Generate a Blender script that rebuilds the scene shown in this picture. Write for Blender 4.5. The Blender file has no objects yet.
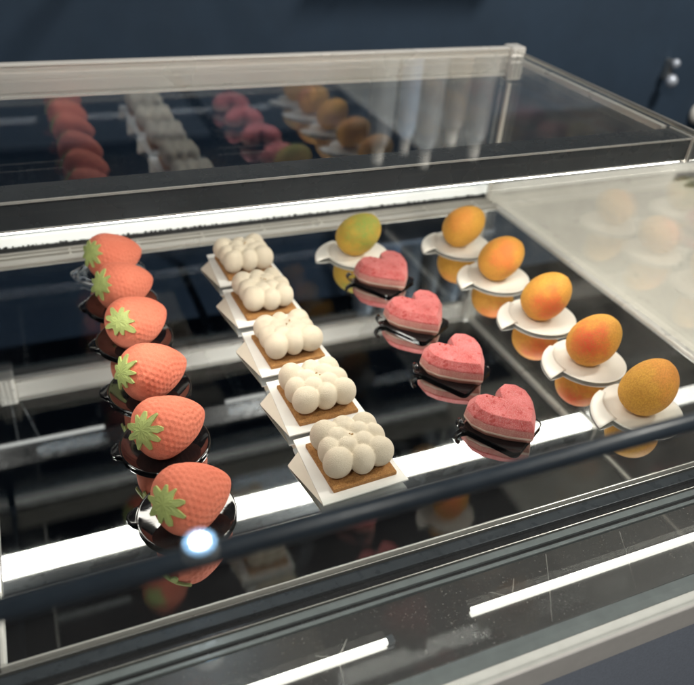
import bpy, bmesh, math, random
from mathutils import Vector, Matrix, noise
from math import sin, cos, pi, radians
random.seed(7)
sc = bpy.context.scene
col = sc.collection

# ------------------------------------------------------------------ camera
cam_d = bpy.data.cameras.new('camera'); cam = bpy.data.objects.new('camera', cam_d); col.objects.link(cam)
RX = Vector((0.9206359, -0.38474308, 0.06634982))      # image right in world
DN = Vector((-0.16794745, -0.54368453, -0.82231429))   # image down in world
FW = Vector((0.35245311, 0.74590877, -0.56515212))     # view direction
m = Matrix((( RX.x, -DN.x, -FW.x, 0.0), (RX.y, -DN.y, -FW.y, 0.0), (RX.z, -DN.z, -FW.z, 0.5), (0, 0, 0, 1)))
cam.matrix_world = m
cam_d.sensor_fit = 'HORIZONTAL'; cam_d.sensor_width = 36; cam_d.lens = 745/694*36
cam_d.clip_start = 0.02; cam_d.clip_end = 60
cam_d.dof.use_dof = True; cam_d.dof.focus_distance = 0.70; cam_d.dof.aperture_fstop = 4.8
sc.camera = cam
# ------------------------------------------------------------------ world, lamps, exposure
w = bpy.data.worlds.new('World'); sc.world = w; w.use_nodes = True
w.node_tree.nodes['Background'].inputs[0].default_value = (0.25, 0.36, 0.55, 1)
w.node_tree.nodes['Background'].inputs[1].default_value = 0.004
def area(name, loc, aim, size, power, colr=(1, .95, .88)):
    d = bpy.data.lights.new(name, 'AREA'); d.shape = 'DISK'; d.size = size; d.energy = power; d.color = colr
    o = bpy.data.objects.new(name, d); col.objects.link(o); o.location = loc
    o.rotation_euler = (Vector(aim)-Vector(loc)).to_track_quat('-Z', 'Y').to_euler()
    return o
area('fill_light', (-0.75, -0.75, 2.1), (0.3, 0.6, 0), 0.5, 25)  # unseen soft lamp, added as fill from behind the camera
area('fill_light', (1.0, -0.9, 2.1), (0.5, 0.6, 0), 0.5, 14)  # second added fill lamp, also out of view
area('fill_light', (1.9, 0.35, 2.1), (1.3, 0.8, 0), 0.4, 56)  # unseen lamp added to brighten the side counter
sc.view_settings.view_transform = 'Standard'; sc.view_settings.look = 'None'
sc.view_settings.exposure = 0.0; sc.view_settings.gamma = 1.0
sc.cycles.use_denoising = True
sc.cycles.max_bounces = 14; sc.cycles.glossy_bounces = 10; sc.cycles.transparent_max_bounces = 24
sc.cycles.diffuse_bounces = 4
sc.cycles.sample_clamp_indirect = 6.0
sc.cycles.blur_glossy = 0.2

# ------------------------------------------------------------------ materials
class NT:
    def __init__(s, name):
        s.m = bpy.data.materials.new(name); s.m.use_nodes = True; s.t = s.m.node_tree
        s.b = s.t.nodes['Principled BSDF']; s.out = s.t.nodes['Material Output']
    def n(s, typ, **kw):
        nd = s.t.nodes.new(typ)
        for k, v in kw.items():
            if k.startswith('i_'):
                key = k[2:]; key = int(key) if key.isdigit() else key.replace('_', ' ')
                nd.inputs[key].default_value = v
            else: setattr(nd, k, v)
        return nd
    def l(s, a, b): s.t.links.new(a, b)
    def coord(s, scale=1.0):
        tc = s.n('ShaderNodeTexCoord'); return tc.outputs['Object']
    def noise(s, scale, detail=3, rough=.5, vec=None):
        nd = s.n('ShaderNodeTexNoise'); nd.inputs['Scale'].default_value = scale
        nd.inputs['Detail'].default_value = detail; nd.inputs['Roughness'].default_value = rough
        s.l(vec if vec else s.coord(), nd.inputs['Vector']); return nd.outputs['Fac']
    def ramp(s, fac, stops, interp='LINEAR'):
        r = s.n('ShaderNodeValToRGB'); r.color_ramp.interpolation = interp
        el = r.color_ramp.elements
        while len(el) < len(stops): el.new(0.5)
        for e, (p, c) in zip(el, stops): e.position = p; e.color = (*c, 1) if len(c) == 3 else c
        s.l(fac, r.inputs[0]); return r.outputs[0]
    def mix(s, fac, a, b, mode='MIX'):
        mx = s.n('ShaderNodeMix', data_type='RGBA', blend_type=mode)
        for v, i in ((fac, 0), (a, 6), (b, 7)):
            if hasattr(v, 'links'): s.l(v, mx.inputs[i])
            else: mx.inputs[i].default_value = v if i == 0 else ((*v, 1) if len(v) == 3 else v)
        return mx.outputs[2]
    def bump(s, h, strength=.3, dist=.001):
        b = s.n('ShaderNodeBump'); b.inputs['Strength'].default_value = strength; b.inputs['Distance'].default_value = dist
        s.l(h, b.inputs['Height']); s.l(b.outputs[0], s.b.inputs['Normal'])
    def set(s, **kw):
        for k, v in kw.items():
            k = k.replace('_', ' ')
            if hasattr(v, 'links'): s.l(v, s.b.inputs[k])
            else: s.b.inputs[k].default_value = (*v, 1) if isinstance(v, tuple) and len(v) == 3 else v
        return s

def plain(name, c, rough=.5, metal=0.0, nscale=60, amt=.12, bumps=0.0, **kw):
    t = NT(name); f = t.noise(nscale, 4, .6)
    c2 = tuple(max(0, x*(1-amt)) for x in c); c3 = tuple(min(1, x*(1+amt)) for x in c)
    t.set(Base_Color=t.ramp(f, [(.3, c2), (.7, c3)]), Metallic=metal, **kw)
    r = t.ramp(t.noise(nscale*2.3, 3), [(.3, (max(0, rough-.06),)*3), (.7, (rough+.06,)*3)])
    t.set(Roughness=r)
    if bumps: t.bump(t.noise(nscale*8, 3), bumps)
    return t.m

def glass(name, f0=.04, tint=(1, 1, 1), haze=0.0, mirror_tint=(1, 1, 1), rough=0.0):
    """thin pane face: Fresnel-weighted mirror over straight-through transmission"""
    t = NT(name); t.t.nodes.remove(t.b)
    g = t.n('ShaderNodeNewGeometry'); dot = t.n('ShaderNodeVectorMath', operation='DOT_PRODUCT')
    t.l(g.outputs['Normal'], dot.inputs[0]); t.l(g.outputs['Incoming'], dot.inputs[1])
    ab = t.n('ShaderNodeMath', operation='ABSOLUTE'); t.l(dot.outputs['Value'], ab.inputs[0])
    om = t.n('ShaderNodeMath', operation='SUBTRACT'); om.inputs[0].default_value = 1; t.l(ab.outputs[0], om.inputs[1])
    pw = t.n('ShaderNodeMath', operation='POWER'); t.l(om.outputs[0], pw.inputs[0]); pw.inputs[1].default_value = 5
    ma = t.n('ShaderNodeMath', operation='MULTIPLY_ADD', use_clamp=True); t.l(pw.outputs[0], ma.inputs[0]); ma.inputs[1].default_value = 1-f0; ma.inputs[2].default_value = f0
    tr = t.n('ShaderNodeBsdfTransparent'); tr.inputs[0].default_value = (*tint, 1)
    gl = t.n('ShaderNodeBsdfGlossy'); gl.inputs[0].default_value = (*mirror_tint, 1); gl.inputs['Roughness'].default_value = rough
    base = tr.outputs[0]
    if haze:
        df = t.n('ShaderNodeBsdfDiffuse'); df.inputs[0].default_value = (.90, .885, .84, 1)
        mh = t.n('ShaderNodeMixShader')
        f = t.ramp(t.noise(18, 4, .6), [(.35, (haze*.5,)*3), (.75, (haze*1.5,)*3)]); t.l(f, mh.inputs[0])
        t.l(base, mh.inputs[1]); t.l(df.outputs[0], mh.inputs[2]); base = mh.outputs[0]
    mx = t.n('ShaderNodeMixShader'); t.l(ma.outputs[0], mx.inputs[0]); t.l(base, mx.inputs[1]); t.l(gl.outputs[0], mx.inputs[2])
    t.l(mx.outputs[0], t.out.inputs[0]); return t.m

def emit(name, c, s, base=(.8, .8, .8)):
    t = NT(name); f = t.noise(30, 2)
    t.set(Base_Color=base, Roughness=.5, Emission_Strength=s)
    t.set(Emission_Color=t.ramp(f, [(.3, tuple(x*.94 for x in c)), (.7, c)])); return t.m

M = {}
# black mirror shelf with faint smears and dust
t = NT('mirror_shelf'); sm = t.noise(9, 5, .65)
t.set(Base_Color=t.ramp(t.noise(5, 3), [(.3, (.70, .725, .745)), (.7, (.76, .78, .79))]), Metallic=1.0,
      Roughness=t.ramp(sm, [(.35, (.014,)*3), (.65, (.04,)*3), (.85, (.085,)*3)])); M['mirror'] = t.m
t = NT('dusty_dark_glass'); d = t.noise(520, 3, .6); d2 = t.noise(14, 4, .6)
dust = t.ramp(d, [(.65, (0, 0, 0)), (.74, (.8, .8, .8))]); patch = t.ramp(d2, [(.42, (0, 0, 0)), (.7, (1, 1, 1))])
dm = t.mix(1.0, dust, patch, 'MULTIPLY')
t.set(Base_Color=t.mix(dm, (.17, .172, .17), (.75, .72, .65)), Metallic=t.ramp(dm, [(0, (.86, .86, .86)), (1, (.2, .2, .2))]),
      Roughness=t.ramp(dm, [(0, (.26,)*3), (1, (.6,)*3)]), Coat_Weight=1.0, Coat_Roughness=.02, Coat_IOR=2.2); M['front_mirror'] = t.m
M['pane'] = glass('clear_pane', .05, (.985, .99, .985))
M['side_pane'] = glass('side_pane', .12, (.96, .965, .95), haze=.06)
M['back_pane'] = glass('coated_back_pane', .19, (.70, .77, .84), mirror_tint=(.92, .95, 1.0))
M['front_pane'] = glass('front_pane', .04, (.97, .985, .98), haze=.012)
M['rail'] = plain('satin_aluminium', (.66, .65, .61), .30, .85, 6, .05)
M['rail_pale'] = plain('silver_profile', (.80, .79, .75), .30, .4, 5, .03)  # paler and less metallic than the other rail metal
M['dark_metal'] = plain('dark_satin_metal', (.10, .112, .125), .28, .45, 15, .05)
M['rod'] = plain('blue_black_profile', (.03, .042, .058), .35, .0, 40, .15)
M['white_plastic'] = plain('white_plastic', (.78, .77, .72), .4, 0, 50, .05)
M['bright_trim'] = plain('polished_trim', (.84, .83, .79), .22, .4, 6, .03)
M['grey_trim'] = plain('grey_trim', (.030, .040, .050), .3, .3, 40, .1)
M['black_trim'] = plain('black_trim', (.012, .013, .015), .25, 0, 40, .1)
M['glass_edge'] = plain('frosted_glass_edge', (.17, .195, .20), .2, 0, 60, .1)
M['slat'] = plain('grille_metal', (.60, .58, .53), .32, .5, 6, .06)
M['duct'] = plain('duct_black', (.02, .022, .025), .5, 0, 50, .1)
M['body'] = plain('navy_laminate', (.33, .38, .47), .55, 0, 500, .12)
M['ledge'] = plain('ivory_ledge', (.76, .75, .72), .35, 0, 60, .05)
M['wall'] = plain('navy_wall_paint', (.022, .044, .076), .8, 0, 7, .10, .06)
M['counter'] = plain('white_laminate', (.80, .77, .70), .32, 0, 12, .05)
M['led'] = emit('led_diffuser', (1, .95, .86), 19)
M['led_back'] = emit('led_back_strip', (.97, 1, .93), .72)
M['tube'] = emit('led_tube', (1, .98, .93), .7)
M['tube_front'] = emit('led_tube_front', (1, .95, .84), 5)
M['spot'] = emit('downlight_lens', (.9, .96, 1), 60)
M['spot_halo'] = emit('downlight_halo', (.35, .65, 1), 9)  # blue glow put in for the halo around the lamp's reflection
M['chrome'] = plain('chrome', (.62, .68, .78), .25, .3, 40, .05)
M['card'] = plain('white_card', (.80, .79, .75), .5, 0, 80, .03)
M['card_shaded'] = plain('shaded_card_tab', (.60, .54, .45), .6, 0, 80, .05)  # darker card colour: shade of the bent-down tab painted in
M['white_plate'] = plain('white_plate_plastic', (.82, .79, .72), .38, 0, 60, .03)
M['black_plate'] = plain('black_gloss_plastic', (.008, .008, .009), .07, 0, 60, .1, Coat_Weight=.4)
M['smoke_plate'] = glass('clear_plastic_plate', .07, (.86, .87, .88))

def velvet(name, stops, nscale=18, speck=.25, bump=.35, low=(.3, .7), sheen=.15, speck_col=None):
    t = NT(name); c = t.ramp(t.noise(nscale, 3, .55), [(low[0]+(low[1]-low[0])*i/(len(stops)-1), s) for i, s in enumerate(stops)])
    f = t.noise(1000, 3, .7)
    dark = speck_col or tuple(x*.55 for x in stops[0])
    c = t.mix(t.ramp(f, [(.47, (0, 0, 0)), (.62, (speck,)*3)]), c, dark)
    t.set(Base_Color=c, Roughness=.82, Sheen_Weight=sheen, Sheen_Roughness=.5, Sheen_Tint=tuple(min(1, x*1.1+.1) for x in stops[-1]))
    t.bump(t.noise(850, 3, .7), min(1, bump*1.8), .0012); return t.m
M['strawberry'] = velvet('coral_velvet', [(.75, .19, .112), (.82, .25, .152)], 14, .32, speck_col=(.52, .07, .03))
M['calyx'] = plain('green_chocolate', (.40, .48, .16), .6, 0, 120, .16, .25)
M['cream'] = velvet('cream_velvet', [(.70, .615, .475), (.75, .67, .53)], 30, .22, .45, speck_col=(.56, .45, .32))
M['fleck'] = plain('caramel_fleck', (.45, .27, .10), .4, 0, 200, .2)
M['biscuit'] = velvet('biscuit_brown', [(.36, .165, .045), (.52, .27, .085)], 300, .8, 1.0, speck_col=(.18, .07, .02))
def heart_mat():
    t = NT('rose_velvet')
    c = t.ramp(t.noise(45, 3, .6), [(.3, (.48, .06, .055)), (.5, (.62, .115, .115)), (.7, (.70, .19, .185))])
    g = t.n('ShaderNodeNewGeometry'); e = t.ramp(g.outputs['Pointiness'], [(.50, (0, 0, 0)), (.58, (.55,)*3)])
    c = t.mix(e, c, (.50, .045, .03))
    c = t.mix(t.ramp(t.noise(950, 3, .75), [(.46, (0, 0, 0)), (.60, (.45,)*3)]), c, (.74, .40, .38))
    c = t.mix(t.ramp(t.noise(160, 2, .5), [(.60, (0, 0, 0)), (.68, (.75,)*3)]), c, (.42, .035, .025))
    t.set(Base_Color=c, Roughness=.75, Sheen_Weight=.15); t.bump(t.noise(800, 3, .7), .7, .0012); return t.m
M['heart'] = heart_mat()
M['heart_rim'] = velvet('rose_cream_rim', [(.76, .60, .50), (.70, .48, .40)], 50, .3, .4)
M['heart_side'] = velvet('rose_bloom_side', [(.50, .14, .125), (.58, .24, .20)], 70, .5, .6, speck_col=(.72, .48, .42))
M['heart_base'] = velvet('rose_brown_base', [(.40, .16, .12), (.50, .23, .18)], 60, .4, .5)
M['droplet'] = plain('red_droplet', (.50, .07, .05), .25, 0, 300, .2)

def mango_mat(name, blush, amt, d, spread=20, gold=(.80, .44, .05), olive=(.72, .42, .05)):
    t = NT(name); c = t.coord()
    base = t.ramp(t.noise(26, 3, .5, c), [(.35, olive), (.62, gold)])
    vm = t.n('ShaderNodeVectorMath', operation='DISTANCE'); t.l(c, vm.inputs[0]); vm.inputs[1].default_value = d
    ns = t.noise(55, 3, .6, c)
    ad = t.n('ShaderNodeMath', operation='MULTIPLY_ADD'); t.l(vm.outputs['Value'], ad.inputs[0]); ad.inputs[1].default_value = spread; t.l(ns, ad.inputs[2])
    bl = t.ramp(ad.outputs[0], [(.60, (amt,)*3), (.80, (amt*.75,)*3), (1.0, (amt*.32,)*3), (1.0, (amt*.3,)*3)])
    far = t.n('ShaderNodeMath', operation='SUBTRACT', use_clamp=True); far.inputs[0].default_value = 1.95; t.l(ad.outputs[0], far.inputs[1])
    bl = t.mix(1.0, bl, t.ramp(far.outputs[0], [(0.3, (0, 0, 0)), (.9, (1, 1, 1))]), 'MULTIPLY')
    cc = t.mix(bl, base, blush)
    sp = t.ramp(t.noise(560, 3, .75, c), [(.47, (0, 0, 0)), (.55, (.60,)*3)])
    cc = t.mix(sp, cc, (.52, .21, .025))
    t.set(Base_Color=cc, Roughness=.7, Sheen_Weight=.2, Sheen_Tint=(1, .75, .3))
    t.bump(t.noise(850, 3, .7, c), .6, .0012); return t.m

# ------------------------------------------------------------------ mesh helpers
def link(name, me, mat, parent=None, smooth=False):
    o = bpy.data.objects.new(name, me); col.objects.link(o)
    if mat and not me.materials: me.materials.append(mat)
    if smooth:
        for p in me.polygons: p.use_smooth = True
    if parent: o.parent = parent
    return o
def pyd(name, v, f):
    me = bpy.data.meshes.new(name); me.from_pydata(v, [], f); me.update(); return me
def fix(me):
    bm = bmesh.new(); bm.from_mesh(me); bmesh.ops.recalc_face_normals(bm, faces=bm.faces); bm.to_mesh(me); bm.free(); return me
def box_me(name, x0, x1, y0, y1, z0, z1, bev=0.0, seg=2):
    bm = bmesh.new(); bmesh.ops.create_cube(bm, size=1)
    bmesh.ops.scale(bm, vec=(x1-x0, y1-y0, z1-z0), verts=bm.verts)
    bmesh.ops.translate(bm, vec=((x0+x1)/2, (y0+y1)/2, (z0+z1)/2), verts=bm.verts)
    if bev: bmesh.ops.bevel(bm, geom=bm.edges[:], offset=bev, segments=seg, profile=.5, affect='EDGES')
    me = bpy.data.meshes.new(name); bm.to_mesh(me); bm.free(); return me
def box(name, x0, x1, y0, y1, z0, z1, mat, parent=None, bev=0.0):
    return link(name, box_me(name, x0, x1, y0, y1, z0, z1, bev), mat, parent)
def prism_x(name, prof, x0, x1, mat, parent=None, bev=0.0):
    n = len(prof); v = [(x0, y, z) for y, z in prof]+[(x1, y, z) for y, z in prof]
    f = [tuple(range(n)), tuple(range(2*n-1, n-1, -1))]+[(i, i+n, (i+1) % n+n, (i+1) % n) for i in range(n)]
    me = fix(pyd(name, v, f))
    if bev:
        bm = bmesh.new(); bm.from_mesh(me); bmesh.ops.bevel(bm, geom=bm.edges[:], offset=bev, segments=2, affect='EDGES'); bm.to_mesh(me); bm.free()
    return link(name, me, mat, parent)
def tube_me(name, pts, r, n=12, cap=True):
    pts = [Vector(p) for p in pts]; v = []; f = []
    for i, p in enumerate(pts):
        d = (pts[min(i+1, len(pts)-1)]-pts[max(i-1, 0)]).normalized()
        a = d.orthogonal().normalized() if i == 0 else (a-d*a.dot(d)).normalized()
        b = d.cross(a); rr = r[i] if isinstance(r, (list, tuple)) else r
        v += [p+(a*cos(2*pi*k/n)+b*sin(2*pi*k/n))*rr for k in range(n)]
    for i in range(len(pts)-1):
        f += [(i*n+k, i*n+(k+1) % n, (i+1)*n+(k+1) % n, (i+1)*n+k) for k in range(n)]
    if cap: f += [tuple(range(n-1, -1, -1)), tuple((len(pts)-1)*n+k for k in range(n))]
    return fix(pyd(name, v, f))
def lathe_me(name, prof, n=64):
    v = []; f = []
    for r, z in prof: v += [(r*cos(2*pi*k/n), r*sin(2*pi*k/n), z) for k in range(n)]
    L = len(prof)
    for i in range(L-1): f += [(i*n+k, i*n+(k+1) % n, (i+1)*n+(k+1) % n, (i+1)*n+k) for k in range(n)]
    f += [tuple(range(n-1, -1, -1)), tuple((L-1)*n+k for k in range(n))]
    return fix(pyd(name, v, f))
def empty(name, loc, rz=0.0):
    o = bpy.data.objects.new(name, None); col.objects.link(o); o.location = loc; o.rotation_euler = (0, 0, rz); o.empty_display_size = .02; return o
def tag(o, label, cat, group=None):
    o['label'] = label; o['category'] = cat
    if group: o['group'] = group
    return o
def struct(o, label=None):
    o['kind'] = 'structure'
    if label: o['label'] = label
    return o
ORD = ['nearest', 'second', 'third', 'fourth', 'fifth', 'sixth']
def which(i): return 'nearest the vent grille' if i == 0 else ORD[i]+' from the vent grille'

# ------------------------------------------------------------------ setting
struct(box('wall', -2.5, 4.0, 1.62, 1.70, -0.9, 0.56, M['wall']), 'dark navy painted wall behind the display case')
struct(box('floor', -2.5, 4.0, -1.6, 1.62, -0.95, -0.90, plain('dark_floor', (.06, .06, .065), .5, 0, 6, .2)), 'dark floor under the case')

# ------------------------------------------------------------------ display case
XL, XR, YF, YB, ZT = -.122, .715, .2225, 1.004, .235
case = tag(empty('display_case', ((XL+XR)/2, .6, -.9)), 'glass pastry display case with mirrored shelf and ivory top rails', 'display case')
off = Vector(((XL+XR)/2, .6, -.9))
def cpart(o):
    o.parent = case; o.matrix_parent_inverse = Matrix.Translation(-off); return o
def cbox(name, *a, **k): return cpart(box(name, *a, **k))
# cabinet body below
cbox('cabinet_body', XL-.01, XR+.008, .2285, YB+.03, -.9, -.03, M['body'], bev=.003)
# shelf: rear mirror and front dark glass
cbox('mirror_shelf', -.0745, .700, .3610, .9480, -.012, 0, M['mirror'], bev=.0008)
cbox('shelf_margin', XL+.004, -.0785, .3610, .9480, -.012, -.001, M['duct'])
cbox('front_glass_strip', XL+.004, .700, .2530, .3155, -.012, -.001, M['front_mirror'], bev=.0005)
cbox('shelf_tray', XL+.002, .703, .236, .9495, -.03, -.0135, M['duct'])
# polished edge trims of the mirror
cbox('shelf_trim', -.0785, .7003, .3594, .3607, -.012, .0008, M['bright_trim'], bev=.0005)
cbox('shelf_trim', -.0780, -.0748, .3612, .947, -.012, .0013, M['bright_trim'], bev=.0005)
cbox('shelf_trim', .7008, .7112, .254, .9495, -.012, .0035, M['rail_pale'], bev=.0015)
# sliding-door track in front of the mirror
trk = cbox('door_track', XL+.004, .7003, .3165, .3582, -.0135, -.004, M['black_trim'])
def tbox(name, y0, y1, z1, mat):
    o = box(name, XL+.005, XR-.0147, y0, y1, -.0038, z1, mat, bev=.0004); o.parent = trk; return o
tbox('track_rib', .3540, .3548, .0010, M['rail'])
tbox('track_rib', .3430, .3530, -.0012, M['grey_trim'])
tbox('track_rib', .3412, .3424, .0008, M['grey_trim'])
tbox('track_rib', .3318, .3326, .0010, M['rail'])
tbox('track_rib', .3245, .3308, -.0005, M['glass_edge'])
tbox('track_rib', .3168, .3198, .0004, M['glass_edge'])
# front ledge
cbox('ledge_glass_edge', XL, XR, .2395, .2525, -.012, -.0005, M['glass_edge'], bev=.0006)
cbox('ledge', XL-.006, XR+.006, .2262, .2390, -.03, .0008, M['ledge'], bev=.0015)
# rear strip: led + vent grille
gr = cbox('vent_grille', XL+.004, XR-.004, .9500, 1.000, -.02, -.009, M['duct'])
for y0, y1, z in ((.9505, .9640, .0035), (.9725, .9775, .0025), (.9850, .9895, .002)):
    o = box('slat', XL+.005, XR-.005, y0, y1, -.0085, z, M['slat'], bev=.001); o.parent = gr
for x in [XL+.06+i*.092 for i in range(9)]:
    o = box('slat_tie', x, x+.003, .9642, .9848, -.0084, .0008, M['slat']); o.parent = gr
ls = cbox('rear_light_strip', XL+.006, XR-.006, .9915, 1.0005, .0075, .022, M['led_back'], bev=.001)
chn = cbox('light_strip_channel', XL+.006, XR-.006, .9905, 1.0005, -.0088, .0072, M['duct'])
tooth = box_me('comb_tooth', -.0016, .0016, .9895, .9903, 0, .0045)
rc = random.Random(5)
for k in range(150):
    o = link('comb_tooth', tooth, M['duct'], chn); o.location = (XL+.010+k*.00548+rc.uniform(-.002, .002), 0, .0046+rc.uniform(-.0006, .0022)); o.scale.x = rc.uniform(.35, 1.4)
# panes
cbox('back_pane', XL+.005, XR-.005, 1.0015, 1.0065, -.005, ZT-.002, M['back_pane'])
cbox('side_pane', .7120, .7170, .232, 1.0010, -.02, ZT-.003, M['side_pane'])
cbox('side_pane', XL-.0045, XL+.0005, .232, 1.0010, -.02, ZT-.003, M['pane'])
cbox('front_pane', XL, XR-.001, .2285, .2320, .001, ZT-.002, M['front_pane'])
cbox('top_pane', XL+.002, XR-.0034, .212, .986, ZT+.0005, ZT+.0055, M['pane'])
# corner post, rear top rail, side rails, brackets
cbox('corner_post', .7040, .7105, .9825, .9890, .0005, ZT-.04, M['rail_pale'], bev=.001)
rl = cbox('rear_top_rail', XL-.004, XR-.014, .9900, 1.0010, .207, .2465, M['rail_pale'], bev=.002)
for z0, z1, d, mm in ((.2055, .2085, .003, 'bright_trim'), (.2435, .2458, .002, 'bright_trim'), (.2115, .2128, .0012, 'rail')):
    o = box('rail_bead', XL-.003, XR-.015, 0.9900-d, .9898, z0, z1, M[mm], bev=.0004); o.parent = rl
cbox('side_top_rail', .7030, .7115, .660, .970, .2275, .2352, M['rail_pale'], bev=.001)
cbox('side_top_cap', .7122, .7180, .205, .985, .2362, .2415, M['rail'], bev=.001)
cbox('side_top_rail', XL-.003, XL+.004, .232, .985, .2275, .2352, M['rail_pale'], bev=.001)
def bracket(x, y, s):
    b = cpart(box('corner_bracket', x-.013, x+.013, y-.002, y+.024, .198, .2475, M['rail_pale'], bev=.003))
    for k in range(3):
        o = box('bracket_groove', x-.0095+k*.007, x-.0068+k*.007, y-.0032, y-.0021, .203, .243, M['bright_trim']); o.parent = b
    return b
bracket(XR-.001, .986, 1); bracket(XL+.034, .984, 1)
# light beam across the top
beam = cpart(prism_x('light_beam', [(.6165, .2345), (.6175, .2085), (.652, .2085), (.652, .2345)], XL+.005, XR-.006, M['dark_metal']))
o = box('beam_edge', XL+.006, XR-.007, .6148, .6163, .2330, .2350, M['bright_trim']); o.parent = beam
o = box('beam_edge', XL+.006, XR-.007, .6162, .6180, .2078, .2090, M['bright_trim']); o.parent = beam
o = box('light_diffuser', XL+.006, XR-.010, .6195, .6500, .2045, .2082, M['led'], bev=.001); o.parent = beam
cbox('beam_end_cap', XR-.0057, XR-.0035, .614, .654, .205, .2365, M['white_plastic'], bev=.001)
# front top rod (rounded profile)
fr = cpart(link('front_top_rod', tube_me('front_top_rod', [(XL-.01, .2216, .2295), (XR-.004, .2216, .2295)], .0054, 20), M['rod'], smooth=False))
for p in fr.data.polygons: p.use_smooth = len(p.vertices) == 4
# LED tubes behind the front ledge glass, resting on the dark strip
for x0, x1, y in ((.05, .1865, .2835), (.262, .62, .2850)):
    tb = cpart(link('front_light_tube', tube_me('front_light_tube', [(x0, y, .0015), (x1, y-.001*(x1 > .5), .0015)], .0024, 12), M['tube_front'], smooth=True))
    o = box('tube_cap', x1+.0002, x1+.006, y-.003, y+.003, -.0009, .0042, M['dark_metal'], bev=.0006); o.parent = tb
# hair scratches on the dusty front strip
for a, b in (((.353, .3135), (.318, .2555)), ((.432, .312), (.404, .258)), ((.148, .285), (.160, .297)), ((.148, .285), (.133, .292)), ((.148, .285), (.143, .262)), ((.300, .286), (.312, .301)), ((.300, .286), (.286, .296))):
    cpart(link('scratch', tube_me('scratch', [(a[0], a[1], -.0006), ((a[0]+b[0])/2+.0005, (a[1]+b[1])/2, -.0005), (b[0], b[1], -.0006)], .00014, 5), M['rail']))

# ------------------------------------------------------------------ neighbouring counter and far things
ct = tag(empty('side_counter', (1.2, .6, -.9)), 'white laminate counter beyond the glass end of the case', 'counter')
def kid(o, par):
    o.parent = par; o.matrix_parent_inverse = Matrix.Translation(-Vector(par.location)); return o
kid(box('counter_top', .7145, 1.75, .20, 1.055, -.035, -.004, M['counter'], bev=.002), ct)
kid(box('counter_front', .7165, 1.745, .215, 1.045, -.9, -.036, M['body'], bev=.002), ct)
# serving tongs lying on the counter
tg = tag(empty('serving_tongs', (1.118, .968, -.004)), 'dark metal serving tongs lying on the white counter', 'tongs')
def arm(name, pts, wds, z):
    v = []; f = []
    for (x, y, h), wd in zip(pts, wds):
        v += [(x, y-wd, z+h), (x, y+wd, z+h), (x, y+wd, z+h+.002), (x, y-wd, z+h+.002)]
    for i in range(len(pts)-1):
        f += [(i*4+k, i*4+(k+1) % 4, (i+1)*4+(k+1) % 4, (i+1)*4+k) for k in range(4)]
    f += [(3, 2, 1, 0), tuple(len(v)-4+k for k in range(4))]
    return link(name, fix(pyd(name, v, f)), M['dark_metal'], tg)
arm('tong_arm', [(.0, .012, .001), (.02, .016, .006), (.05, .012, .008), (.16, 0, .010)], (.002, .011, .006, .006), 0)
arm('tong_arm', [(.0, -.016, .001), (.02, -.020, .004), (.05, -.012, .003), (.16, 0, .003)], (.002, .012, .006, .006), 0)
# things on the wall
hk = tag(empty('wall_hook', (1.672, 1.62, .0)), 'small chrome double hook on the navy wall', 'hook')
link('hook_knob', lathe_me('hook_knob', [(.004, 0), (.012, .004), (.014, .012), (.010, .020), (.002, .023)], 24), M['chrome'], hk, True).matrix_local = Matrix.Translation((0, -.024, .036)) @ Matrix.Scale(.85, 4) @ Matrix.Rotation(radians(90), 4, 'X')
link('hook_knob', lathe_me('hook_knob', [(.005, 0), (.017, .006), (.019, .016), (.013, .026), (.002, .030)], 24), M['chrome'], hk, True).matrix_local = Matrix.Translation((0, -.024, -.010)) @ Matrix.Scale(.9, 4) @ Matrix.Rotation(radians(90), 4, 'X')
box('back_plate', -.006, .006, -.0239, 0, -.012, .042, M['rail'], hk, .002)
kn = link('wall_fixture', lathe_me('wall_fixture', [(.030, 0), (.034, .006), (.030, .014), (.015, .019), (.002, .020)], 40), M['white_plastic'], None, True)
kn.location = (1.850, 1.6195, -.118); kn.rotation_euler = (radians(90), 0, 0)
tag(kn, 'round white fixture on the navy wall beyond the case corner', 'wall fixture')
# linear lamp over the rear of the case, held off the wall
ln = tag(empty('linear_lamp', (.0, 1.07, .40)), 'slim linear lamp with two glowing tubes above the rear rail', 'lamp')
kid(box('lamp_rail', -.45, .40, 1.063, 1.075, .402, .416, M['black_trim'], bev=.001), ln)
for x0, x1 in ((-.40, .044), (.262, .337)):
    kid(link('lamp_tube', tube_me('lamp_tube', [(x0, 1.052, .392), (x1, 1.052, .392)], .011, 14), M['tube'], smooth=True), ln)
kid(box('tube_blocker', -.45, .40, 1.0372, 1.0388, .3757, .416, M['black_trim']), ln); kid(box('lamp_cover', -.45, .40, 1.0372, 1.075, .4165, .4185, M['black_trim']), ln)  # unseen front strip added to block the tubes' reflection in the top glass
for x in (-.30, .30): kid(box('wall_arm', x-.008, x+.008, 1.075, 1.62, .403, .415, M['black_trim']), ln)
for x, x2 in ((-.088, -.096), (-.078, -.060)):
    kid(link('stay_wire', tube_me('stay_wire', [(x, 1.012, .248), (x2, 1.068, .403)], .0016, 8), M['grey_trim'], smooth=True), ln)
# recessed ceiling downlight (seen as a reflection in the top glass)
dl = tag(empty('ceiling_downlight', (.256, 1.378, 1.6)), 'small round downlight overhead', 'lamp')
link('lens', lathe_me('lens', [(.029, -.002), (.030, .004)], 32), M['spot'], dl)
link('lens_halo', lathe_me('lens_halo', [(.046, 0), (.046, .004)], 32), M['spot_halo'], dl)  # glowing ring added to imitate the blue halo
rg = link('trim_ring', lathe_me('trim_ring', [(.046, .0045), (.052, .004), (.054, .008), (.054, .05), (.024, .05)], 32), M['white_plastic'], dl)

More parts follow.
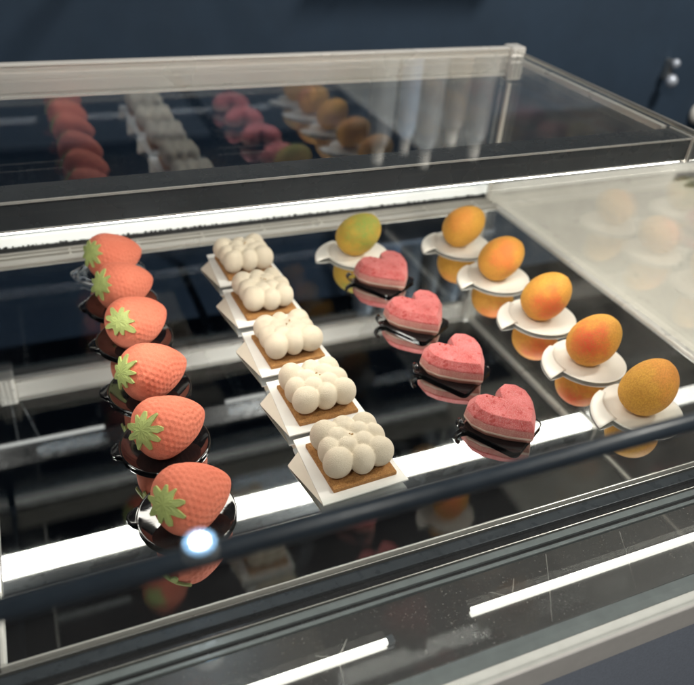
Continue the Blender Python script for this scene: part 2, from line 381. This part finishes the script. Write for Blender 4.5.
# ------------------------------------------------------------------ plates
def round_plate_me(name, R):
    return lathe_me(name, [(R*.72, 0), (R*.74, .0010), (R*.95, .0014), (R, .0022), (R*1.0, .0032), (R*.965, .0035), (R*.94, .0027), (R*.60, .0024), (.001, .0024)], 72)
def tab_me(name, R, wd, out, z_end, th=.0011, curl=0.0):
    """bent tongue leaving the rim on the -x side"""
    n = 9; mI = 9; v = []; f = []
    for s in (0, 1):
        for i in range(n):
            u = i/(n-1)
            for j in range(mI):
                vv = j/(mI-1)*2-1
                wy = wd*(1-.35*u**2)*vv
                x0 = -math.sqrt(max(0, (R*.985)**2-min(wy*wy, (R*.9)**2)))
                edge = 1-.25*abs(vv)**3
                x = x0-out*u*edge
                z = .0024*(1-u**1.6)+z_end*u**1.6+curl*(1-abs(vv))*u*u
                v.append((x, wy, z+(th if s else 0)))
    N = n*mI; g = lambda s, i, j: s*N+i*mI+j
    for i in range(n-1):
        for j in range(mI-1):
            f.append((g(1, i, j), g(1, i, j+1), g(1, i+1, j+1), g(1, i+1, j))); f.append((g(0, i, j), g(0, i+1, j), g(0, i+1, j+1), g(0, i, j+1)))
    for i in range(n-1):
        f.append((g(0, i, 0), g(1, i, 0), g(1, i+1, 0), g(0, i+1, 0))); f.append((g(0, i, mI-1), g(0, i+1, mI-1), g(1, i+1, mI-1), g(1, i, mI-1)))
    for j in range(mI-1):
        f.append((g(0, 0, j), g(0, 0, j+1), g(1, 0, j+1), g(1, 0, j))); f.append((g(0, n-1, j), g(1, n-1, j), g(1, n-1, j+1), g(0, n-1, j+1)))
    return fix(pyd(name, v, f))

# ------------------------------------------------------------------ strawberries
def strawberry_me(seed):
    NU, NV = 80, 120; L = .072; Rm = .0305; v = []; f = []
    rnd = random.Random(seed); rows = 15
    def prof(t):
        # t 0 = calyx end, 1 = tip
        if t < .36: return math.sqrt(max(0, 1-((.36-t)/.36)**2.3))
        s = (t-.36)/.64; return max(0.0, (1-s**2.0))**.72*(1-.16*s*(1-s))
    for i in range(NU+1):
        t = i/NU; t = .5-.5*cos(pi*t)
        r = Rm*prof(t)
        for j in range(NV):
            a = 2*pi*j/NV
            q = t*rows+.0; k = math.floor(q); fr_ = q-k-.5
            na = max(6, int(round(26*min(1, prof((k+.5)/rows)+.12))))
            c = (a/(2*pi)*na+(.5 if k % 2 else 0)) % 1-.5
            dd = math.exp(-((fr_/.30)**2+(c/.27)**2))
            fade = min(1, max(0, (t-.10)/.12))*min(1, max(0, (.97-t)/.08))
            d = .0016*dd*fade
            rr = r-d
            nz = noise.noise(Vector((t*4+seed*3.1, cos(a)*1.5, sin(a)*1.5)))*.0009
            rr = max(.0002, rr+nz*prof(t))
            v.append((t*L-L*.44, rr*cos(a), rr*sin(a)*.97))
    for i in range(NU): f += [(i*NV+j, i*NV+(j+1) % NV, (i+1)*NV+(j+1) % NV, (i+1)*NV+j) for j in range(NV)]
    f += [tuple(range(NV-1, -1, -1)), tuple(NU*NV+j for j in range(NV))]
    return fix(pyd('fruit_body', v, f))
def calyx_me(seed):
    rnd = random.Random(seed); n = 9; v = []; f = []
    ring = []
    for k in range(n):
        a = 2*pi*k/n+rnd.uniform(-.1, .1); R = rnd.uniform(.0150, .0205); ri = rnd.uniform(.0088, .0108); w_ = rnd.uniform(.10, .17)
        ring += [(a-pi/n, ri), (a-w_*1.3, R*.80), (a-w_*.4, R), (a+w_*.5, R*.985), (a+w_*1.3, R*.78)]
    N = len(ring)
    def dome(r): return -.0016+(r/.02)**2*.0052     # hugs the shoulder of the fruit
    for z in (0, 1):
        v.append((-.0022*z+dome(0), 0, 0))
        for a, r in ring: v.append((dome(r*.5)-.0022*z, r*.5*cos(a), r*.5*sin(a)))
        for a, r in ring: v.append((dome(r)-.0020*z, r*cos(a), r*sin(a)))
    S = 1+2*N
    for z in (0, 1):
        o = z*S
        for k in range(N):
            k2 = (k+1) % N
            f.append((o, o+1+k, o+1+k2)); f.append((o+1+k, o+1+N+k, o+1+N+k2, o+1+k2))
    for k in range(N):
        k2 = (k+1) % N; f.append((1+N+k, S+1+N+k, S+1+N+k2, 1+N+k2))
    return fix(pyd('calyx', v, f))
sb_body = [strawberry_me(s) for s in (1, 2)]
disc_me = round_plate_me('plate_disc', .0430); dtab_me = tab_me('plate_tab', .0430, .011, .009, .0005)
disc_cl = disc_me.copy(); dtab_cl = dtab_me.copy()
SB = [(.0758, .8990), (.0770, .8200), (.0784, .7370), (.0775, .6400), (.0757, .5515), (.0755, .4560)]
YAW = [12, 16, 26, 14, 18, 16]; ROLL = [20, -30, 10, 60, -15, 35]
for i, (x, y) in enumerate(SB):
    clear = i == 0
    pl = tag(empty('round_plate', (x, y, 0), radians(-8+7*((i*37) % 5-2)/2)),
             ('clear plastic' if clear else 'glossy black')+' round plate under the strawberry pastry '+which(i), 'plate', 'round plates under the strawberry pastries')
    link('plate_disc', disc_cl if clear else disc_me, M['smoke_plate'] if clear else M['black_plate'], pl, True)
    link('plate_tab', dtab_cl if clear else dtab_me, M['smoke_plate'] if clear else M['black_plate'], pl, True)
    s = tag(empty('strawberry_pastry', (x+.0015, y-.009, .0024), radians(YAW[i])),
            'coral strawberry-shaped pastry with green star calyx, '+which(i)+' in its row', 'pastry', 'strawberry pastries in a row')
    body = link('fruit_body', sb_body[i % 2], M['strawberry'], s, True)
    T = Matrix.Translation((0, 0, .0288)) @ Matrix.Rotation(radians(2), 4, 'Y') @ Matrix.Rotation(radians(ROLL[i]), 4, 'X')
    body.matrix_local = T @ Matrix.Diagonal(((1, .985, 1.02, .99, 1.0, .975)[i], (1, 1.01, .99, 1, 1.0, 1.0)[i], 1, 1))
    cm = calyx_me(20+i); cx = link('calyx', cm, M['calyx'], s)
    # star sits on the shoulder of the blunt end, turned a little up and to the customer's side
    yw, pt = radians((-20, -16, -26, -8, -20, -22)[i]), radians((30, 28, 34, 24, 30, 32)[i])
    dirv = Vector((-cos(pt)*cos(yw), cos(pt)*sin(yw), sin(pt)))
    ps = Vector((-.0050, 0, .0288))+Vector((dirv.x*.0270, dirv.y*.0285, dirv.z*.0285))
    q = Vector((-1, 0, 0)).rotation_difference(dirv)
    cx.matrix_local = Matrix.Translation(ps-dirv*.0006) @ q.to_matrix().to_4x4() @ Matrix.Rotation(radians(37*i), 4, 'X')

# ------------------------------------------------------------------ cloud cakes
def cloud_me(seed):
    rnd = random.Random(seed)
    S = [(-.0208, -.0195, .0158, .0140, .0132, .0158), (.0010, -.0205, .0150, .0116, .0118, .0150), (.0212, -.0188, .0158, .0138, .0130, .0158),
         (-.0228, -.0010, .0150, .0112, .0120, .0150), (.0228, .0010, .0155, .0115, .0122, .0155),
         (-.0200, .0190, .0165, .0145, .0138, .0165), (.0010, .0205, .0160, .0120, .0120, .0160), (.0205, .0190, .0160, .0142, .0135, .0160),
         (-.0115, .0060, .0215, .0118, .0100, .0100), (.0105, .0075, .0220, .0108, .0098, .0098), (-.0080, -.0075, .0210, .0105, .0095, .0098),
         (.0095, -.0070, .0212, .0105, .0098, .0098), (.0, .0165, .0220, .0098, .0088, .0088), (.0, 0, .0150, .0200, .0190, .0125)]
    bm = bmesh.new()
    for (x, y, z, rx, ry, rz) in S:
        j = lambda: rnd.uniform(.93, 1.07)
        mt = Matrix.Translation((x*j(), y*j(), z)) @ Matrix.Diagonal((rx*j(), ry*j(), min(rz*j(), z-.0002), 1))
        bmesh.ops.create_uvsphere(bm, u_segments=36, v_segments=24, radius=1, matrix=mt)
    me = bpy.data.meshes.new('mousse'); bm.to_mesh(me); bm.free()
    tmp = bpy.data.objects.new('mousse_source', me); col.objects.link(tmp)
    r = tmp.modifiers.new('fuse', 'REMESH'); r.mode = 'VOXEL'; r.voxel_size = .0007
    sm = tmp.modifiers.new('soften', 'SMOOTH'); sm.factor = .5; sm.iterations = 13
    dg = bpy.context.evaluated_depsgraph_get(); out = bpy.data.meshes.new_from_object(tmp.evaluated_get(dg))
    bpy.data.objects.remove(tmp); out.name = 'mousse'; return out
clouds = [cloud_me(s) for s in (3, 4, 9, 12, 15)]
CL = [(.2450, .8620, 2), (.2410, .7640, 2), (.2380, .6635, 3), (.2360, .5640, 2), (.2340, .4690, 3)]
bis_me = box_me('biscuit', -.0325, .0325, -.0330, .0330, 0, .0044, .0007)
cq = [(-.044, -.0445), (.043, -.0445), (.041, .0445), (-.0365, .0445)]
card_me = fix(pyd('card_board', [(x, y, z) for z in (.0050, .0066) for x, y in cq], [(3, 2, 1, 0), (4, 5, 6, 7)]+[(k, (k+1) % 4, (k+1) % 4+4, k+4) for k in range(4)]))
foot_me = box_me('card_foot', -.030, .030, -.031, .031, 0, .0049, .0003, 1)
tabv = [(-.0380, .0285, .0055), (-.0520, .0195, .0008), (-.0522, .0165, .0008), (-.0437, -.0435, .0055)]
tv = tabv+[(a, b, c-.0006) for a, b, c in tabv]
ctab_me = fix(pyd('card_tab', tv, [(0, 1, 2, 3), (7, 6, 5, 4), (0, 4, 5, 1), (1, 5, 6, 2), (2, 6, 7, 3), (3, 7, 4, 0)]))
flk_me = None
for i, (x, y, r) in enumerate(CL):
    cd = tag(empty('square_card', (x-.003, y, 0), radians(r)), 'white square card under the cloud-shaped cake '+which(i), 'card', 'white cards under the cloud cakes')
    link('card_board', card_me, M['card'], cd); link('card_tab', ctab_me, M['card_shaded'], cd); link('card_foot', foot_me, M['card'], cd)
    c = tag(empty('cloud_cake', (x, y-.002, .0065), radians(r)), 'cream cloud-shaped cake on a brown biscuit, '+which(i)+' in its row', 'cake', 'cloud cakes in a row')
    link('biscuit', bis_me, M['biscuit'], c)
    ms = link('mousse', clouds[i], M['cream'], c, True)
    ms.matrix_local = Matrix.Translation((0, .0012, .0043)) @ Matrix.Rotation(radians((180, 90, 180, 0, 0)[i]), 4, 'Z')
    rnd = random.Random(i)
    for k in range(3):
        fm = lathe_me('fleck', [(.0002, 0), (.0010, .0004), (.0008, .0010), (.0001, .0012)], 7)
        fo = link('fleck', fm, M['fleck'], c, True); fo.matrix_local = Matrix.Translation((rnd.uniform(-.003, .004), rnd.uniform(-.001, .006), .0335+.0005*k)) @ Matrix.Rotation(k, 4, 'X')

# ------------------------------------------------------------------ hearts
def heart_outline(s=1.0):
    # faceted heart, tip towards -y
    P = [(0, -.0385), (.0195, -.0215), (.0340, -.0030), (.0390, .0120), (.0360, .0265), (.0245, .0350), (.0115, .0315), (.0, .0140)]
    P = P+[(-x, y) for x, y in P[-2:0:-1]]
    return [(x*s, y*s) for x, y in P]
def ring_solid(name, rings, cap0=True, cap1=True, fan=None):
    n = len(rings[0]); v = [p for r in rings for p in r]; f = []
    for i in range(len(rings)-1): f += [(i*n+k, i*n+(k+1) % n, (i+1)*n+(k+1) % n, (i+1)*n+k) for k in range(n)]
    if cap0: f.append(tuple(range(n-1, -1, -1)))
    if cap1:
        o = (len(rings)-1)*n
        if fan:
            v.append(fan); c = len(v)-1; f += [(o+k, o+(k+1) % n, c) for k in range(n)]
        else: f.append(tuple(o+k for k in range(n)))
    me = fix(pyd(name, v, f))
    bm = bmesh.new(); bm.from_mesh(me); bmesh.ops.bevel(bm, geom=bm.edges[:], offset=.0007, segments=2, affect='EDGES', profile=.5); bm.to_mesh(me); bm.free()
    return me
H1 = heart_outline(1)
def inset(k, dy=0.0): return [(x*k, (y-.002)*k+.002+dy) for x, y in H1]
base_me = ring_solid('heart_base', [[(x, y, 0) for x, y in inset(.90)], [(x, y, .0050) for x, y in inset(.985)]])
rim_me = ring_solid('heart_rim', [[(x, y, .0051) for x, y in inset(.985)], [(x, y, .0078) for x, y in inset(1.005)]])
side_me = ring_solid('heart_side', [[(x, y, .0079) for x, y in inset(1.0)], [(x, y, .0155) for x, y in inset(.972)]])
shell_me = ring_solid('heart_shell', [[(x, y, .0156) for x, y in inset(.972)], [(x, y, .0180) for x, y in inset(.955)], [(x, y, .0262) for x, y in inset(.80)]], fan=(0, .001, .0278))
drop_me = lathe_me('droplet', [(.0003, -.0006), (.0012, -.0001), (.0012, .0004), (.0006, .0009), (.0001, .0010)], 12)
HE = [(.4190, .7800), (.4130, .6720), (.4105, .5690), (.4110, .4690)]
def rrect(hx, hy, r, n=6):
    o = []
    for cx, cy, a0 in ((hx-r, hy-r, 0), (-hx+r, hy-r, 90), (-hx+r, -hy+r, 180), (hx-r, -hy+r, 270)):
        o += [(cx+r*cos(radians(a0+90*k/n)), cy+r*sin(radians(a0+90*k/n))) for k in range(n+1)]
    return o
def slab(name, o2, z0, z1, ins=0.0):
    n = len(o2); v = [(x*.94, y*.94, z0) for x, y in o2]+[(x, y, z0+(z1-z0)*.55) for x, y in o2]+[(x, y, z1) for x, y in o2]+[(x*.965, y*.965, z1-.0008) for x, y in o2]
    f = []
    for i in range(3): f += [(i*n+k, i*n+(k+1) % n, (i+1)*n+(k+1) % n, (i+1)*n+k) for k in range(n)]
    f += [tuple(range(n-1, -1, -1)), tuple(3*n+k for k in range(n))]
    return fix(pyd(name, v, f))
tray_me = slab('tray_board', rrect(.0320, .0320, .007), 0, .0036)
# curled handle tab on the -x side of the tray
def ribbon(name, path, wd, th=.0007):
    d = Vector((-.857, .515, 0)); pr = Vector((.515, .857, 0)); o = Vector((-.0278, .0278, 0)); v = []; f = []
    for (q, z), w_ in zip(path, wd):
        for sd in (-1, 1):
            for dz in (0, th): v.append(o+d*q+pr*w_*sd+Vector((0, 0, z+dz)))
    for k in range(len(path)-1):
        a_ = k*4; b_ = a_+4; f += [(a_, a_+2, b_+2, b_), (a_+1, b_+1, b_+3, a_+3), (a_, b_, b_+1, a_+1), (a_+2, a_+3, b_+3, b_+2)]
    n = len(v); f += [(0, 1, 3, 2), (n-4, n-2, n-1, n-3)]
    return fix(pyd(name, v, f))
th_me = ribbon('tray_tab', [(0, .0030), (.005, .0032), (.009, .0045), (.0115, .0075), (.0120, .0110), (.0105, .0138), (.0080, .0148), (.0060, .0138)], (.006, .005, .0042, .004, .004, .004, .0038, .0034))
for i, (x, y) in enumerate(HE):
    t_ = tag(empty('black_tray', (x-.004, y-.001, 0), radians(31)), 'small black tray with curled tab under the heart pastry '+which(i), 'tray', 'black trays under the heart pastries')
    link('tray_board', tray_me, M['black_plate'], t_, False); link('tray_tab', th_me, M['black_plate'], t_, True)
    h = tag(empty('heart_pastry', (x, y, .0028), radians((14, 10, 15, 11)[i])), 'rose pink faceted heart pastry, '+which(i)+' among the hearts', 'pastry', 'heart pastries in a row')
    link('heart_shell', shell_me, M['heart'], h); link('heart_side', side_me, M['heart_side'], h); link('heart_rim', rim_me, M['heart_rim'], h); link('heart_base', base_me, M['heart_base'], h)
    for k in range(3):
        d_ = link('droplet', drop_me, M['droplet'], h, True); d_.location = (-.0125+.0050*k, .0215-.0040*k, .0266)

# ------------------------------------------------------------------ mangoes
def mango_me(seed):
    NU, NV = 48, 64; v = []; f = []
    for i in range(NU+1):
        u = pi*i/NU; ax = -cos(u)
        for j in range(NV):
            a = 2*pi*j/NV
            r = sin(u)**.94*(1-.10*ax)
            p = Vector((ax*.0340, r*.0272*cos(a), r*.0262*sin(a)))
            p.z += -.0035*(ax*ax)*.6
            k = 1+.018*noise.noise(Vector((ax*1.6+seed*5, cos(a)*1.1, sin(a)*1.1)))
            v.append(p*k)
    for i in range(NU): f += [(i*NV+j, i*NV+(j+1) % NV, (i+1)*NV+(j+1) % NV, (i+1)*NV+j) for j in range(NV)]
    me = pyd('mango_pastry', v, f); bm = bmesh.new(); bm.from_mesh(me); bmesh.ops.remove_doubles(bm, verts=bm.verts, dist=.00002); bmesh.ops.recalc_face_normals(bm, faces=bm.faces); bm.to_mesh(me); bm.free(); return me
wdisc = round_plate_me('plate_disc', .0445)

def wing_me(name, R_):
    n, mI, th = 16, 6, .0010; v = []; f = []
    for s in (0, 1):
        for i in range(n):
            u = i/(n-1); a = radians(122+68*u)
            ro = R_*(1.06+.42*u**1.1)
            for j in range(mI):
                w_ = j/(mI-1); r = R_*.90+(ro-R_*.90)*w_
                z = .0036-(.0030*u**1.2+.0002)*w_**1.5+.0006*math.sin(pi*w_)
                v.append((r*cos(a), r*sin(a), max(.0002, z)+(th if s else 0)))
    N = n*mI; g = lambda s, i, j: s*N+i*mI+j
    for i in range(n-1):
        for j in range(mI-1):
            f.append((g(1, i, j), g(1, i, j+1), g(1, i+1, j+1), g(1, i+1, j))); f.append((g(0, i, j), g(0, i+1, j), g(0, i+1, j+1), g(0, i, j+1)))
        f.append((g(0, i, 0), g(1, i, 0), g(1, i+1, 0), g(0, i+1, 0))); f.append((g(0, i, mI-1), g(0, i+1, mI-1), g(1, i+1, mI-1), g(1, i, mI-1)))
    for j in range(mI-1):
        f.append((g(0, 0, j), g(0, 0, j+1), g(1, 0, j+1), g(1, 0, j))); f.append((g(0, n-1, j), g(1, n-1, j), g(1, n-1, j+1), g(0, n-1, j+1)))
    return fix(pyd(name, v, f))
wtab = wing_me('plate_tab', .0445)
MG = [(.5735, .8460, (.84, .27, .05), .75, (-.018, -.010, .020)), (.5740, .7440, (.84, .19, .045), .95, (-.008, -.018, .014)), (.5735, .6375, (.80, .125, .035), 1.0, (-.010, -.022, -.002)),
      (.5705, .5375, (.78, .085, .03), 1.0, (-.022, -.014, .010)), (.5700, .4440, (.80, .28, .05), .85, (.016, -.012, .014))]
for i, (x, y, bl, am, d) in enumerate(MG+[(.4120, .8620, (.20, .33, .05), 1.0, (.004, -.018, .018))]):
    odd = i == 5
    pl = tag(empty('white_plate', (x, y, 0), radians(0+4*((i*53) % 5-2)/2)),
             'white round plate under the '+('green-blushed mango pastry behind the hearts' if odd else 'mango pastry '+which(i)), 'plate', 'white plates under the mango pastries')
    link('plate_disc', wdisc, M['white_plate'], pl, True); link('plate_tab', wtab, M['white_plate'], pl, True)
    me = mango_me(i); o = link('mango_pastry', me, mango_mat('mango_velvet_%d' % i, bl, am, d, 13 if odd else (15 if i == 4 else 20)), None, True)
    R = Matrix.Rotation(radians((2, 6, 0, 4, 6, -2)[i]), 4, 'Z') @ Matrix.Rotation(radians(-(38, 34, 40, 34, 38, 34)[i]), 4, 'Y') @ Matrix.Rotation(radians(15*i), 4, 'X')
    zmin = min((R @ v.co).z for v in me.vertices)
    me.transform(R); o.location = (x, y-.001, .0023-zmin)
    tag(o, 'golden mango-shaped pastry with green blush behind the heart pastries' if odd else 'orange-gold mango-shaped pastry, '+which(i)+' in the row by the glass end', 'pastry', 'mango pastries')

# ------------------------------------------------------------------ shelf of canisters on the wall above (seen mirrored in the top glass)
sh = tag(empty('wall_shelf', (.90, 1.56, .36)), 'narrow dark shelf on the navy wall holding pale canisters', 'shelf')
kid(box('shelf_board', .70, 1.12, 1.50, 1.62, .350, .362, M['body'], bev=.002), sh)
kid(box('shelf_bracket', .74, .75, 1.53, 1.62, .30, .3495, M['dark_metal']), sh); kid(box('shelf_bracket', 1.07, 1.08, 1.53, 1.62, .30, .3495, M['dark_metal']), sh)
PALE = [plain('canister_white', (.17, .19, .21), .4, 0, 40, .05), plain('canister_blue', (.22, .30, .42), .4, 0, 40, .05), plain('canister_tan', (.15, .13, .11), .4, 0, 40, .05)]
for k, (x, r, h, mi, nm) in enumerate(((.775, .030, .27, 0, 'tall white canister at the end of the wall shelf'), (.845, .024, .25, 1, 'slim blue canister on the wall shelf'), (.905, .028, .29, 0, 'tall white canister beside the blue canister on the wall shelf'), (.975, .026, .24, 2, 'tan canister on the wall shelf'), (1.045, .030, .28, 0, 'tall white canister beside the tan canister on the wall shelf'))):
    cn = tag(empty('canister', (x, 1.555, .3622)), nm, 'canister', 'canisters on the wall shelf')
    link('canister_body', lathe_me('canister_body', [(r*.94, 0), (r, .006), (r, h*.74), (r*.8, h*.82), (r*.45, h*.86)], 32), PALE[mi], cn, True)
    link('lid', lathe_me('lid', [(r*.47, h*.861), (r*.5, h*.87), (r*.5, h*.98), (r*.4, h)], 24), M['white_plastic'], cn, True)
